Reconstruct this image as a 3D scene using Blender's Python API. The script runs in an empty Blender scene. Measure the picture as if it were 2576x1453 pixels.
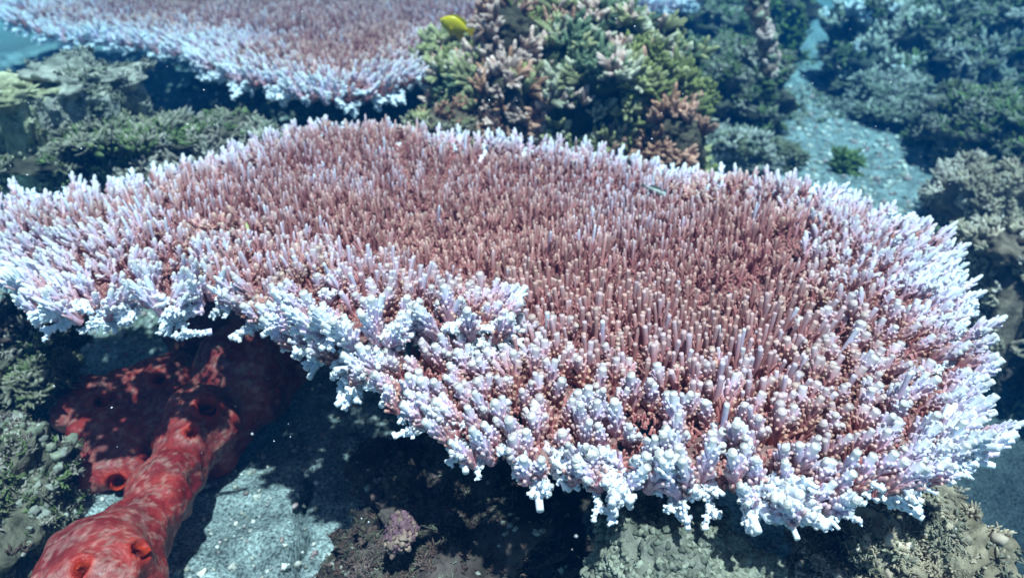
import bpy, math, random
import numpy as np
from mathutils import Vector

# ------------------------------------------------------------------ camera, world, sun, exposure
S = bpy.context.scene
C = S.collection
PITCH = math.radians(29.0)
CAM = np.array([0.0, 0.0, 0.48])
TANH = 0.6745
cam = bpy.data.cameras.new('camera')
cam.sensor_width = 36.0
cam.lens = 18.0 / TANH
cam.clip_start = 0.02
cam.clip_end = 200.0
cam.dof.use_dof = True
cam.dof.focus_distance = 0.72
cam.dof.aperture_fstop = 5.6
camo = bpy.data.objects.new('camera', cam)
camo.location = CAM
camo.rotation_euler = (math.radians(90) - PITCH, 0, 0)
C.objects.link(camo)
S.camera = camo

SUN_EL, SUN_AZ = math.radians(73.0), math.radians(155.0)   # azimuth clockwise from +Y
w = bpy.data.worlds.new('World')
S.world = w
w.use_nodes = True
nt = w.node_tree
sky = nt.nodes.new('ShaderNodeTexSky')
sky.sky_type = 'NISHITA'
sky.sun_disc = False
sky.sun_elevation = SUN_EL
sky.sun_rotation = SUN_AZ
nt.links.new(sky.outputs[0], nt.nodes['Background'].inputs[0])
nt.nodes['Background'].inputs[1].default_value = 0.055
sl = bpy.data.lights.new('sun', 'SUN')
sl.energy = 5.0
sl.angle = math.radians(1.2)
sl.color = (0.97, 0.95, 0.98)
so = bpy.data.objects.new('sun', sl)
d = Vector((math.sin(SUN_AZ) * math.cos(SUN_EL), math.cos(SUN_AZ) * math.cos(SUN_EL), math.sin(SUN_EL)))
so.rotation_euler = d.to_track_quat('Z', 'Y').to_euler()
so.location = (0.5, -0.5, 3)
C.objects.link(so)
S.view_settings.view_transform = 'Standard'
S.view_settings.look = 'None'
S.view_settings.exposure = 0.64
S.view_settings.gamma = 1.0
S.view_settings.use_curve_mapping = False
S.cycles.max_bounces = 5
S.cycles.diffuse_bounces = 3
S.cycles.volume_bounces = 0

rng = np.random.default_rng(7)
random.seed(7)

# ------------------------------------------------------------------ pixel (2576x1453) -> world
def ray(px, py):
    x = (px - 1288.0) / 1288.0 * TANH
    y = (726.5 - py) / 1288.0 * TANH
    c, s = math.cos(PITCH), math.sin(PITCH)
    return np.array([x, c + y * s, -s + y * c])
def P(px, py, z=0.0):
    r = ray(px, py)
    return CAM + r * ((z - CAM[2]) / r[2])
def A(px, py, Y):
    r = ray(px, py)
    return CAM + r * (Y / r[1])
def pxm(Y, py=726):                      # metres per picture unit at world depth Y
    r = ray(1288, py)
    return (Y / r[1]) / 1288.0 * TANH

# ------------------------------------------------------------------ noise
def _hash(ix, iy, iz, seed):
    h = (ix.astype(np.int64) * 374761393 + iy.astype(np.int64) * 668265263 + iz.astype(np.int64) * 2147483647 + seed * 974634777) & 0xffffffff
    h = ((h ^ (h >> 13)) * 1274126177) & 0xffffffff
    h = (h ^ (h >> 16)) & 0xffffffff
    h = (h * 2246822519) & 0xffffffff
    h = h ^ (h >> 15)
    return (h & 0xffffff) / float(0xffffff)
def vnoise(p, seed=0):
    i = np.floor(p).astype(np.int64)
    f = p - i
    f = f * f * f * (f * (f * 6 - 15) + 10)
    r = 0
    for dx in (0, 1):
        for dy in (0, 1):
            for dz in (0, 1):
                wgt = (f[:, 0] if dx else 1 - f[:, 0]) * (f[:, 1] if dy else 1 - f[:, 1]) * (f[:, 2] if dz else 1 - f[:, 2])
                r = r + wgt * _hash(i[:, 0] + dx, i[:, 1] + dy, i[:, 2] + dz, seed)
    return r * 2 - 1
def fbm(p, scale, octv=4, seed=0, gain=0.5):
    p = np.asarray(p, float) * scale
    a, r, t = 1.0, 0, 0
    for o in range(octv):
        r = r + a * vnoise(p + o * 17.3, seed + o)
        t += a
        a *= gain
        p = p * 2.03
    return r / t
def sstep(a, b, x):
    t = np.clip((x - a) / (b - a), 0, 1)
    return t * t * (3 - 2 * t)
def lerp(a, b, t):
    return a + (b - a) * t

# ------------------------------------------------------------------ mesh helpers
def mesh_from(name, V, F, col=None, smooth=True):
    V = np.asarray(V, np.float32)
    F = np.asarray(F, np.int32)
    n = F.shape[1]
    me = bpy.data.meshes.new(name)
    me.vertices.add(len(V))
    me.vertices.foreach_set('co', V.ravel())
    me.loops.add(F.size)
    me.loops.foreach_set('vertex_index', F.ravel())
    me.polygons.add(len(F))
    me.polygons.foreach_set('loop_start', np.arange(0, F.size, n, dtype=np.int32))
    me.polygons.foreach_set('loop_total', np.full(len(F), n, np.int32))
    me.polygons.foreach_set('use_smooth', np.full(len(F), smooth))
    if col is not None:
        a = me.color_attributes.new('Col', 'FLOAT_COLOR', 'POINT')
        c4 = np.ones((len(V), 4), np.float32)
        c4[:, :3] = np.clip(col, 0, 1)
        a.data.foreach_set('color', c4.ravel())
    me.update(calc_edges=True)
    return me
def obj(name, me, mat=None, parent=None, kind=None):
    o = bpy.data.objects.new(name, me)
    C.objects.link(o)
    if mat and me and not me.materials:
        me.materials.append(mat)
    if parent:
        o.parent = parent
        o.matrix_parent_inverse = parent.matrix_basis.inverted()
    if kind:
        o['kind'] = kind
    return o
def thing(name, label, cat, loc, group=None):
    o = bpy.data.objects.new(name, None)
    o.empty_display_size = 0.05
    o.location = [float(v) for v in loc]
    C.objects.link(o)
    o['label'] = label
    o['category'] = cat
    if group:
        o['group'] = group
    return o
class Buf:
    def __init__(s):
        s.V, s.F, s.Cc, s.n = [], [], [], 0
    def add(s, V, F, c):
        s.V.append(np.asarray(V, float)); s.F.append(np.asarray(F, int) + s.n)
        s.Cc.append(np.asarray(c, float)); s.n += len(V)
    def arr(s):
        return np.concatenate(s.V), np.concatenate(s.F), np.concatenate(s.Cc)

def basis(dv):
    dv = dv / np.linalg.norm(dv)
    u = np.cross(dv, [0.3, 0.9, 0.1]) if abs(dv[1]) < 0.9 else np.cross(dv, [1, 0, 0])
    u = u / np.linalg.norm(u)
    return u, np.cross(dv, u), dv
def tube(path, radii, sides, chans, cap=True):
    """tris; chans per ring. path (k,3)."""
    path = np.asarray(path, float); k = len(path)
    ang = np.arange(sides) / sides * 2 * math.pi
    V = []; Cn = []
    for i in range(k):
        t = path[min(i + 1, k - 1)] - path[max(i - 1, 0)]
        if np.linalg.norm(t) < 1e-9: t = path[-1] - path[0]
        u, v, _ = basis(t)
        if i: # keep frame coherent
            u = pu - t * np.dot(pu, t) / np.dot(t, t); u /= np.linalg.norm(u); v = np.cross(t / np.linalg.norm(t), u)
        pu = u
        V.append(path[i] + radii[i] * (np.cos(ang)[:, None] * u + np.sin(ang)[:, None] * v))
        Cn.append(np.tile(chans[i], (sides, 1)))
    V = np.concatenate(V); Cn = np.concatenate(Cn)
    F = []
    for i in range(k - 1):
        for j in range(sides):
            a, b = i * sides + j, i * sides + (j + 1) % sides
            F += [(a, b, b + sides), (a, b + sides, a + sides)]
    if cap:
        V = np.vstack([V, path[-1]]); Cn = np.vstack([Cn, chans[-1]])
        m = len(V) - 1
        for j in range(sides):
            F.append(((k - 1) * sides + j, (k - 1) * sides + (j + 1) % sides, m))
    return V, np.array(F), Cn
# channels: h (height in the cluster), k (tan lip), b (dark cup)
LOD = 0
def corallite(buf, p0, dv, L, r, h0, h1, sides=7, cup=True, bend=None, k=1.0, r0=1.25):
    if LOD: cup = False; sides = max(4, sides - 3)
    dv = dv / np.linalg.norm(dv)
    p0 = np.asarray(p0, float)
    bend = np.zeros(3) if bend is None else bend
    q = lambda t: p0 + dv * L * t + bend * t * t * L
    if cup:
        pts = [q(0), q(.35), q(.75), q(.96), q(1.0), q(1.0), q(.88), q(.55)]
        rad = [r * r0, r * 1.02, r * .94, r * .93, r * .86, r * .68, r * .54, r * .40]
        ch = [(h0, 0, 0), (lerp(h0, h1, .35), 0, 0), (lerp(h0, h1, .75), .1 * k, 0), (h1, .8 * k, 0), (h1, .95 * k, 0), (h1, k, .15), (h1, .7 * k, .85), (h1, .5, 1)]
    else:
        pts = [q(0), q(.4), q(.8), q(.95), q(1.0)]
        rad = [r * r0, r, r * .92, r * .72, r * .3]
        ch = [(h0, 0, 0), (lerp(h0, h1, .4), 0, 0), (lerp(h0, h1, .8), .3 * k, 0), (h1, .85 * k, 0), (h1, k, 0)]
    buf.add(*tube(pts, rad, sides, ch))

def rdir(tilt, az):
    return np.array([math.sin(tilt) * math.cos(az), math.sin(tilt) * math.sin(az), math.cos(tilt)])

def proto_finger(r):
    b = Buf(); H = 1.0
    az = r.uniform(0, 6.28)
    bend = rdir(1.57, r.uniform(0, 6.28)) * r.uniform(0, .12)
    corallite(b, (0, 0, -.15), np.array([0, 0, 1.0]), 1.15 * H, .088 * r.uniform(.9, 1.15), .0, 1.0, 8, True, bend, .62, 1.9)
    for i in range(r.integers(4, 8)):
        z = r.uniform(.02, .6); az += 2.2 + r.uniform(-.4, .4)
        corallite(b, rdir(1.57, az) * .05 + np.array([0, 0, z]), rdir(r.uniform(.3, .8), az), r.uniform(.2, .42), .05, z * .5, z * .5 + .3, 5, False, None, .15)
    return b.arr()
def proto_cluster(r, n, side=False):
    """bottle-brush branchlet: axial tube with cup-shaped radial corallites round it (unit height)"""
    b = Buf()
    bend = rdir(1.57, r.uniform(0, 6.28)) * r.uniform(0, .15)
    R = .098 * r.uniform(.9, 1.15)
    corallite(b, (0, 0, -.06), np.array([0, 0, 1.0]), 1.06, R, .05, 1.05, 9, True, bend, 1.0, 1.35)
    az = r.uniform(0, 6.28)
    for i in range(n):
        t = (i + r.uniform(.1, .9)) / n
        z = .02 + .76 * t; az += 2.4 + r.uniform(-.35, .35)
        L = lerp(.25, .11, t) * r.uniform(.75, 1.3)
        p = rdir(1.57, az) * R * .75 + bend * z * z + np.array([0, 0, z])
        corallite(b, p, rdir(r.uniform(.45, .85) - .15 * t, az), L, lerp(.050, .036, t) * r.uniform(.85, 1.2), z * .7, min(1, z * .95 + .14), 6, True, np.array([0, 0, .25]), .6, 1.35)
    for i in range(r.integers(0, 4)):     # side branchlets
        az2 = r.uniform(0, 6.28); z = r.uniform(.15, .4); L = r.uniform(.4, .6)
        dv = rdir(r.uniform(.45, .75), az2); p = np.array([0, 0, z])
        corallite(b, p, dv, L, R * .8, z, 1., 8, True, np.array([0, 0, .2]), 1., 1.4)
        for j in range(7):
            a3 = az2 + r.uniform(-2.2, 2.2); t = r.uniform(.2, .85)
            corallite(b, p + dv * L * t, rdir(1.0, a3), .14, .045, z + .3 * t, z + .5, 5, True, None, .9)
    return b.arr()
def proto_fork(r):
    """rim branch: lies along +Z (mapped outward), forks into blunt tips with cup corallites on every side"""
    b = Buf()
    def branch(p, dv, L, R, h0, h1, n, depth):
        bend = rdir(r.uniform(0, 3.1), r.uniform(0, 6.28)) * .12
        corallite(b, p, dv, L, R, h0, h1, 9, True, bend, .55, 1.45)
        u, v, ww = basis(dv); az = r.uniform(0, 6.28)
        for i in range(n):
            t = (i + r.uniform(0, 1)) / n * .78 + .02; az += 2.4
            o = math.cos(az) * u + math.sin(az) * v
            corallite(b, p + dv * L * t + bend * t * t * L + o * R * .6, o * r.uniform(.7, 1.0) + ww * r.uniform(.35, .7), r.uniform(.06, .13), .043 * r.uniform(.8, 1.2), lerp(h0, h1, t), lerp(h0, h1, t) + .12, 6, True, None, .8, 1.3)
        if depth:
            for s in range(r.integers(3, 6)):
                t = r.uniform(.25, .8); a = r.uniform(0, 6.28)
                o = math.cos(a) * u + math.sin(a) * v
                branch(p + dv * L * t, ww + o * r.uniform(.4, .8), L * r.uniform(.28, .46), R * .84, lerp(h0, h1, t), 1., 9, depth - 1)
    branch(np.array([0, 0, -.25]), rdir(r.uniform(0, .15), r.uniform(0, 6.28)), 1.2, .086, .15, 1.0, 20, 1)
    return b.arr()
def proto_nub(r):
    b = Buf()
    for i in range(3):
        corallite(b, (r.uniform(-.5, .5), r.uniform(-.5, .5), -.2), rdir(r.uniform(0, .5), r.uniform(0, 6.28)), r.uniform(.6, 1.3), .24, 0, .4, 5, False, None, .25)
    return b.arr()
def proto_antler(r, n=5, sharp=.07, sub=True):
    b = Buf()
    a0 = r.uniform(0, 6.28)
    for i in range(n):
        dv = rdir(r.uniform(.25, 1.2), a0 + i * 6.28 / n + r.uniform(-.4, .4)); L = r.uniform(.6, 1.1)
        bend = np.array([0, 0, r.uniform(-.1, .35)])
        q = lambda t: dv * L * t + bend * t * t * L
        b.add(*tube([q(0), q(.45), q(.85), q(1.)], [.2, .17, .11, sharp * .6], 5, [(0, 0, 0), (.4, .1, 0), (.85, .6, 0), (1, 1, 0)]))
        if sub:
            for s in range(r.integers(1, 3)):
                dd = dv + rdir(r.uniform(.5, 1.5), r.uniform(0, 6.28)) * .8
                dd /= np.linalg.norm(dd); p = q(r.uniform(.4, .7)); l2 = r.uniform(.25, .5)
                b.add(*tube([p, p + dd * l2 * .6, p + dd * l2], [.13, .11, sharp * .5], 5, [(.5, .1, 0), (.8, .5, 0), (1, 1, 0)]))
    return b.arr()
def proto_blade(r, n=7):
    """curled turf blades with thickness"""
    b = Buf()
    for i in range(n):
        a = r.uniform(0, 6.28); p0 = np.array([r.uniform(-.6, .6), r.uniform(-.6, .6), -.1])
        dv = rdir(r.uniform(.1, 1.3), a); L = r.uniform(.4, 1.0)
        bend = rdir(1.3, a + r.uniform(-1.5, 1.5)) * r.uniform(.2, .7)
        q = lambda t: p0 + dv * L * t + bend * t * t * L
        ww = r.uniform(.10, .24)
        b.add(*tube([q(0), q(.4), q(.75), q(1.)], [ww, ww * 1.2, ww * .9, ww * .25], 4, [(0, 0, 0), (.4, .2, 0), (.8, .6, 0), (1, 1, 0)]))
    return b.arr()
def ico(sub):
    import bmesh
    bm = bmesh.new(); bmesh.ops.create_icosphere(bm, subdivisions=sub, radius=1.0)
    V = np.array([v.co[:] for v in bm.verts]); F = np.array([[v.index for v in f.verts] for f in bm.faces])
    bm.free()
    return V, F
ICO = {s: ico(s) for s in (1, 2, 3, 5, 6)}
def proto_knob(r):
    V, F = ICO[2]
    n = 1.7 * fbm(V + r.uniform(0, 50), 2.2, 2, int(r.integers(99)))
    V2 = V * (1 + .45 * n)[:, None] * np.array([1, r.uniform(.7, 1), r.uniform(.5, .9)])
    return V2, F, np.stack([sstep(-1, 1, V[:, 2]), n * .5 + .5, n * 0], 1)
def protos(f, n, seed, *a, **k):
    r = np.random.default_rng(seed)
    return [f(r, *a, **k) for _ in range(n)]

def frames(dirs, spin):
    d = dirs / np.linalg.norm(dirs, axis=1)[:, None]
    ref = np.where(np.abs(d[:, 2:3]) < .99, np.array([[0, 0, 1.]]), np.array([[1., 0, 0]]))
    u = np.cross(ref, d); u /= np.linalg.norm(u, axis=1)[:, None]
    v = np.cross(d, u)
    c, s = np.cos(spin)[:, None], np.sin(spin)[:, None]
    return np.stack([u * c + v * s, -u * s + v * c, d], 2)      # (n,3,3) columns = axes
def instance(pl, pos, dirs, scale, colf, extra, r):
    """one merged mesh of many prototype copies. scale (n,) or (n,3). colf(ch, extra_per_vertex)"""
    n = len(pos)
    which = r.integers(0, len(pl), n)
    M = frames(dirs, r.uniform(0, 6.28, n))
    scale = np.asarray(scale, float)
    if scale.ndim == 1: scale = np.repeat(scale[:, None], 3, 1)
    Vs, Fs, Cs, off = [], [], [], 0
    for k, (V, F, ch) in enumerate(pl):
        idx = np.nonzero(which == k)[0]
        if not len(idx): continue
        v = (np.einsum('nij,nvj->nvi', M[idx].astype(np.float32), (V[None] * scale[idx][:, None, :]).astype(np.float32)) + pos[idx][:, None, :]).astype(np.float32)
        f = F[None] + (np.arange(len(idx)) * len(V))[:, None, None] + off
        e = np.broadcast_to(extra[idx][:, None, :].astype(np.float32), (len(idx), len(V), extra.shape[1]))
        c = colf(np.broadcast_to(ch[None].astype(np.float32), (len(idx),) + ch.shape), e).astype(np.float32)
        Vs.append(v.reshape(-1, 3)); Fs.append(f.reshape(-1, 3).astype(np.int32)); Cs.append(c.reshape(-1, 3))
        off += len(idx) * len(V)
        f = f.astype(np.int32)
    return np.concatenate(Vs), np.concatenate(Fs), np.concatenate(Cs)

# ------------------------------------------------------------------ materials
def mat_col(name, rough=.6, var=.18, scale=60, bump=.0015, bscale=180, spec=.3, det=6, tint=(1, 1, 1), voro=0, sss=0):
    m = bpy.data.materials.new(name); m.use_nodes = True
    t = m.node_tree; n = t.nodes; L = t.links; bs = n['Principled BSDF']
    at = n.new('ShaderNodeAttribute'); at.attribute_name = 'Col'
    tc = n.new('ShaderNodeTexCoord')
    nz = n.new('ShaderNodeTexNoise'); nz.inputs['Scale'].default_value = scale; nz.inputs['Detail'].default_value = det
    mp = n.new('ShaderNodeMapRange'); mp.inputs[1].default_value = .3; mp.inputs[2].default_value = .7
    mp.inputs[3].default_value = 1 - var; mp.inputs[4].default_value = 1 + var
    vm = n.new('ShaderNodeVectorMath'); vm.operation = 'SCALE'
    L.new(tc.outputs['Object'], nz.inputs['Vector']); L.new(nz.outputs['Fac'], mp.inputs[0])
    L.new(at.outputs['Color'], vm.inputs[0]); L.new(mp.outputs[0], vm.inputs['Scale'])
    L.new(vm.outputs[0], bs.inputs['Base Color'])
    bs.inputs['Roughness'].default_value = rough
    bs.inputs['Specular IOR Level'].default_value = spec
    if sss:
        bs.inputs['Subsurface Weight'].default_value = sss
        bs.inputs['Subsurface Radius'].default_value = (.004, .002, .002)
        bs.inputs['Subsurface Scale'].default_value = 1
    if bump:
        b = n.new('ShaderNodeBump'); b.inputs['Distance'].default_value = bump; b.inputs['Strength'].default_value = 1
        if voro:
            n2 = n.new('ShaderNodeTexVoronoi'); n2.inputs['Scale'].default_value = bscale
            L.new(n2.outputs['Distance'], b.inputs['Height'])
        else:
            n2 = n.new('ShaderNodeTexNoise'); n2.inputs['Scale'].default_value = bscale; n2.inputs['Detail'].default_value = 5
            L.new(n2.outputs['Fac'], b.inputs['Height'])
        L.new(tc.outputs['Object'], n2.inputs['Vector'])
        L.new(b.outputs[0], bs.inputs['Normal'])
    return m
M_CORAL = mat_col('coral_skin', .55, .10, 260, .0004, 900, .35)
M_PLATE = mat_col('coral_plate', .8, .35, 160, .003, 260, .1)
M_ROCK = mat_col('reef_rock', .9, .5, 45, .006, 120, .1, 10)
M_TURF = mat_col('turf_algae', .8, .35, 30, 0, 100, .15)
M_SAND = mat_col('sea_floor', .95, .85, 230, .010, 240, .05, 10)
M_SPONGE = mat_col('sponge_skin', .5, .3, 110, .0015, 260, .35, 10)
M_FISH = mat_col('fish_skin', .35, .08, 300, 0, 100, .5)

# ------------------------------------------------------------------ polygon distance
class Poly:
    def __init__(s, pts):
        s.p = np.asarray(pts, float)[:, :2]
        s.a = s.p; s.b = np.roll(s.p, -1, 0)
    def query(s, q):
        """signed distance (inside +), outward unit vector, index of nearest segment"""
        q = q[:, :2]; n = len(q)
        best = np.full(n, 1e9); near = np.zeros((n, 2)); seg = np.zeros(n, int); ins = np.zeros(n, bool)
        for i in range(len(s.a)):
            a, b = s.a[i], s.b[i]; ab = b - a
            t = np.clip(((q - a) @ ab) / (ab @ ab), 0, 1)
            c = a + t[:, None] * ab
            dd = np.hypot(*(q - c).T)
            m = dd < best
            best[m] = dd[m]; near[m] = c[m]; seg[m] = i
            cond = ((a[1] > q[:, 1]) != (b[1] > q[:, 1]))
            xx = (b[0] - a[0]) * (q[:, 1] - a[1]) / (b[1] - a[1] + 1e-12) + a[0]
            ins ^= cond & (q[:, 0] < xx)
        out = near - q
        out = out / (np.linalg.norm(out, axis=1)[:, None] + 1e-9)
        out[~ins] *= -1
        return np.where(ins, best, -best), out, seg
def hexgrid(lo, hi, sp, r, jit=.35):
    xs = np.arange(lo[0], hi[0], sp); ys = np.arange(lo[1], hi[1], sp * .866)
    X, Y = np.meshgrid(xs, ys)
    X = X + (np.arange(len(ys)) % 2)[:, None] * sp * .5
    q = np.stack([X.ravel(), Y.ravel()], 1)
    return q + r.uniform(-jit, jit, q.shape) * sp

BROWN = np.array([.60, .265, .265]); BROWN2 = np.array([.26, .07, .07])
ROSE = np.array([.62, .36, .41]); LILAC = np.array([.70, .60, .80]); WHITE = np.array([.80, .86, .95])
TAN = np.array([.62, .42, .27]); CREAM = np.array([.54, .44, .27])
def coral_col(ch, e):
    h, k, b = ch[..., 0:1], ch[..., 1:2], ch[..., 2:3]
    wv, rn, hue = e[..., 0:1], e[..., 1:2], e[..., 2:3]
    s = np.clip(wv * 1.5 - 1.05 + h * 1.1, 0, 1)
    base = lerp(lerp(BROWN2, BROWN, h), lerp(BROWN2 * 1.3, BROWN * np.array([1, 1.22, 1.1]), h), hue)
    c = lerp(base, ROSE, np.clip(s * 3, 0, 1))
    c = lerp(c, LILAC, np.clip(s * 3 - 1, 0, 1))
    c = lerp(c, WHITE, np.clip(s * 3 - 2, 0, 1))
    lip = lerp(TAN, CREAM, np.clip(s * 1.1, 0, 1))
    c = lerp(c, lip, k * (.80 - .25 * s))
    c = lerp(c, lerp(np.array([.18, .07, .05]), np.array([.34, .22, .14]), s), b * .9)
    return c * (1 + (rn - .5) * .4 * (1 - .6 * s))

# ------------------------------------------------------------------ table corals
P_FING = protos(proto_finger, 14, 1)
P_CLUS = protos(proto_cluster, 12, 2, 27)
P_FORK = protos(proto_fork, 12, 3)
LOD = 1
P_FING2 = protos(proto_finger, 10, 11)
P_CLUS2 = protos(proto_cluster, 10, 12, 11)
P_FORK2 = protos(proto_fork, 10, 13)
P_NUB = protos(proto_nub, 8, 4)
LOD = 0
FARP = {'f': P_FING2, 'c': P_CLUS2, 'r': P_FORK2}

def plate_z(q, seed, amp=.012):
    p = np.c_[q[:, :2], np.zeros(len(q))]
    return fbm(p, 3.0, 3, seed) * amp * 1.6 + fbm(p, 14.0, 2, seed + 5) * amp * .45

def rows(q, ctr, seed):
    v = q[:, :2] - ctr; th = np.arctan2(v[:, 1], v[:, 0]); rr = np.hypot(v[:, 0], v[:, 1])
    nseg = np.round(np.clip(rr, .12, 2) / .12) * 0 + 1
    w_ = fbm(np.c_[q[:, :2], q[:, :1] * 0], 6, 2, seed + 3) * .10
    return fbm(np.c_[np.cos(th + w_) * 17, np.sin(th + w_) * 17, rr * 7 + w_ * 20], 1.0, 2, seed)
def build_tier(poly, zf, wf, seed, rim_on=None, sp=.0118, clear=None, size=1.0, hole=.22):
    """returns buffers: list of (kind, protolist, pos, dir, scale, extra) for one plate"""
    r = np.random.default_rng(seed)
    lo, hi = poly.p.min(0) - .02, poly.p.max(0) + .02
    ctr = poly.p.mean(0)
    out = []
    # inner fingers
    q = hexgrid(lo, hi, sp, r)
    dd, n, sg = poly.query(q)
    W = wf(q, dd)
    keep = (W < .40 + r.normal(0, .12, len(q))) & (dd > .022)
    gap = fbm(np.c_[q, q[:, :1] * 0], 42, 2, seed + 9)
    rw = rows(q, ctr, seed)
    keep &= (gap < .48) & (rw < .27 - .12 * sstep(.1, .5, q[:, 0]))
    if clear is not None: keep &= ~clear(q)
    qf, df, nf, Wf = q[keep], dd[keep], n[keep], W[keep]
    lean = np.clip(Wf * .9, 0, .6)
    nf = np.c_[nf[:, 0], np.where(nf[:, 1] < 0, nf[:, 1] * .1, nf[:, 1])]
    dirs = np.c_[nf * lean[:, None] + r.normal(0, .065, (len(qf), 2)), np.ones(len(qf))]
    H = r.uniform(.020, .041, len(qf)) * (1 + .12 * sstep(.0, .5, qf[:, 0]) + .5 * fbm(np.c_[qf, qf[:, :1] * 0], 9, 2, seed) - .5 * rows(qf, ctr, seed) + .35 * Wf) * size
    pos = np.c_[qf, zf(qf) - .001]
    fw = .0285 * size * (1 + .45 * Wf) * r.uniform(.8, 1.15, len(H))
    sc = np.stack([fw, fw, H], 1)
    patch = fbm(np.c_[qf, qf[:, :1] * 0], 5, 3, seed + 31)
    wv = Wf * .58 + .13 + patch * .26 - rows(qf, ctr, seed) * .16 + r.normal(0, .07, len(qf)) + (r.random(len(qf)) < .02) * .4
    out.append(('f', P_FING, pos, dirs, sc, np.stack([wv, r.random(len(qf)), r.random(len(qf))], 1)))
    # mid clusters
    q = hexgrid(lo, hi, .0202 * size, r)
    dd, n, sg = poly.query(q); W = wf(q, dd)
    keep = (W > .26 + r.normal(0, .10, len(q))) & (dd > .012)
    gap = fbm(np.c_[q, q[:, :1] * 0], 30, 2, seed + 19)
    keep &= (gap < .52) & (rows(q, ctr, seed) < .48)
    if clear is not None: keep &= ~clear(q)
    qf, nf, Wf = q[keep], n[keep], W[keep]
    lean = sstep(.35, 1.0, Wf) * 1.0
    nf = np.c_[nf[:, 0], np.where(nf[:, 1] < 0, nf[:, 1] * .35, nf[:, 1])]
    dirs = np.c_[nf * lean[:, None] + r.normal(0, .12, (len(qf), 2)), np.ones(len(qf))]
    H = r.uniform(.030, .048, len(qf)) * (1 + .15 * sstep(.3, .9, Wf)) * size * (1 + .2 * fbm(np.c_[qf, qf[:, :1] * 0], 12, 2, seed))
    pos = np.c_[qf, zf(qf) - .002]
    wd = r.uniform(.035, .047, len(qf)) * size
    wv = Wf * .70 + .08 + fbm(np.c_[qf, qf[:, :1] * 0], 7, 3, seed + 3) * .25 + r.normal(0, .08, len(qf))
    out.append(('c', P_CLUS, pos, dirs, np.stack([wd, wd, H], 1), np.stack([wv, r.random(len(qf)), r.random(len(qf))], 1)))
    # rim forks, along the outline
    per = np.linalg.norm(poly.b - poly.a, axis=1); cum = np.r_[0, np.cumsum(per)]
    q2 = []
    for lay, inset in ((0, .044), (1, .038)):
        s = np.arange(0, cum[-1], .021 * size) + r.uniform(-.006, .006, int(math.ceil(cum[-1] / (.021 * size))))[:len(np.arange(0, cum[-1], .021 * size))]
        s = np.clip(s, 0, cum[-1] - 1e-6)
        i = np.clip(np.searchsorted(cum, s, 'right') - 1, 0, len(per) - 1)
        t = (s - cum[i]) / per[i]
        pt = poly.a[i] + (poly.b[i] - poly.a[i]) * t[:, None]
        ctr = poly.p.mean(0)
        tang = (poly.b[i] - poly.a[i]) / per[i][:, None]
        nn = np.stack([tang[:, 1], -tang[:, 0]], 1)
        test, _, _ = poly.query(pt + nn * .004)
        nn[test > 0] *= -1
        rad = pt - ctr; rad /= np.linalg.norm(rad, axis=1)[:, None]
        nn = nn * .55 + rad * .45; nn /= np.linalg.norm(nn, axis=1)[:, None]
        q2.append(np.c_[pt - nn * (inset + r.uniform(0, .014, len(pt)))[:, None] * size, nn, np.full(len(pt), lay)])
    q2 = np.concatenate(q2)
    if rim_on is not None: q2 = q2[rim_on(q2[:, :2])]
    el = np.where(q2[:, 4] == 0, r.uniform(.1, .55, len(q2)), np.where(q2[:, 4] == 1, r.uniform(-.35, .15, len(q2)), r.uniform(.5, 1.1, len(q2))))
    dirs = np.c_[q2[:, 2:4] + r.normal(0, .28, (len(q2), 2)), el]
    L = r.uniform(.028, .054, len(q2)) * size * (1 + .3 * fbm(q2[:, :3] * [1, 1, 0], 14, 2, seed))
    pos = np.c_[q2[:, :2], zf(q2[:, :2]) - .002 - .005 * (q2[:, 4] == 1)]
    wd = L * r.uniform(.75, 1.0, len(q2))
    wv = np.clip(r.normal(1.0, .12, len(q2)) - .16 * (q2[:, 4] == 2), .4, 1.3)
    out.append(('r', P_FORK, pos, dirs, np.stack([wd, wd, L], 1), np.stack([wv, r.random(len(q2)), r.random(len(q2))], 1)))
    # low nubs carpeting the plate
    q = hexgrid(lo, hi, .0085 if sp < .013 else .014, r)
    dd, n, sg = poly.query(q); W = wf(q, dd)
    keep = (dd > .025) & (fbm(np.c_[q, q[:, :1] * 0], 42, 2, seed + 9) < .6)
    if clear is not None: keep &= ~clear(q)
    qf = q[keep]
    dirs = np.c_[r.normal(0, .4, (len(qf), 2)), np.ones(len(qf))]
    pos = np.c_[qf, zf(qf)]
    wv = W[keep] * .28 + .10 + r.normal(0, .08, len(qf)) + fbm(np.c_[qf, qf[:, :1] * 0], 20, 2, seed + 77) * .25
    out.append(('n', P_NUB, pos, dirs, r.uniform(.0045, .0085, len(qf)) * (1 if sp < .013 else 1.5), np.stack([wv, r.random(len(qf)), r.random(len(qf))], 1)))
    return out

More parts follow.
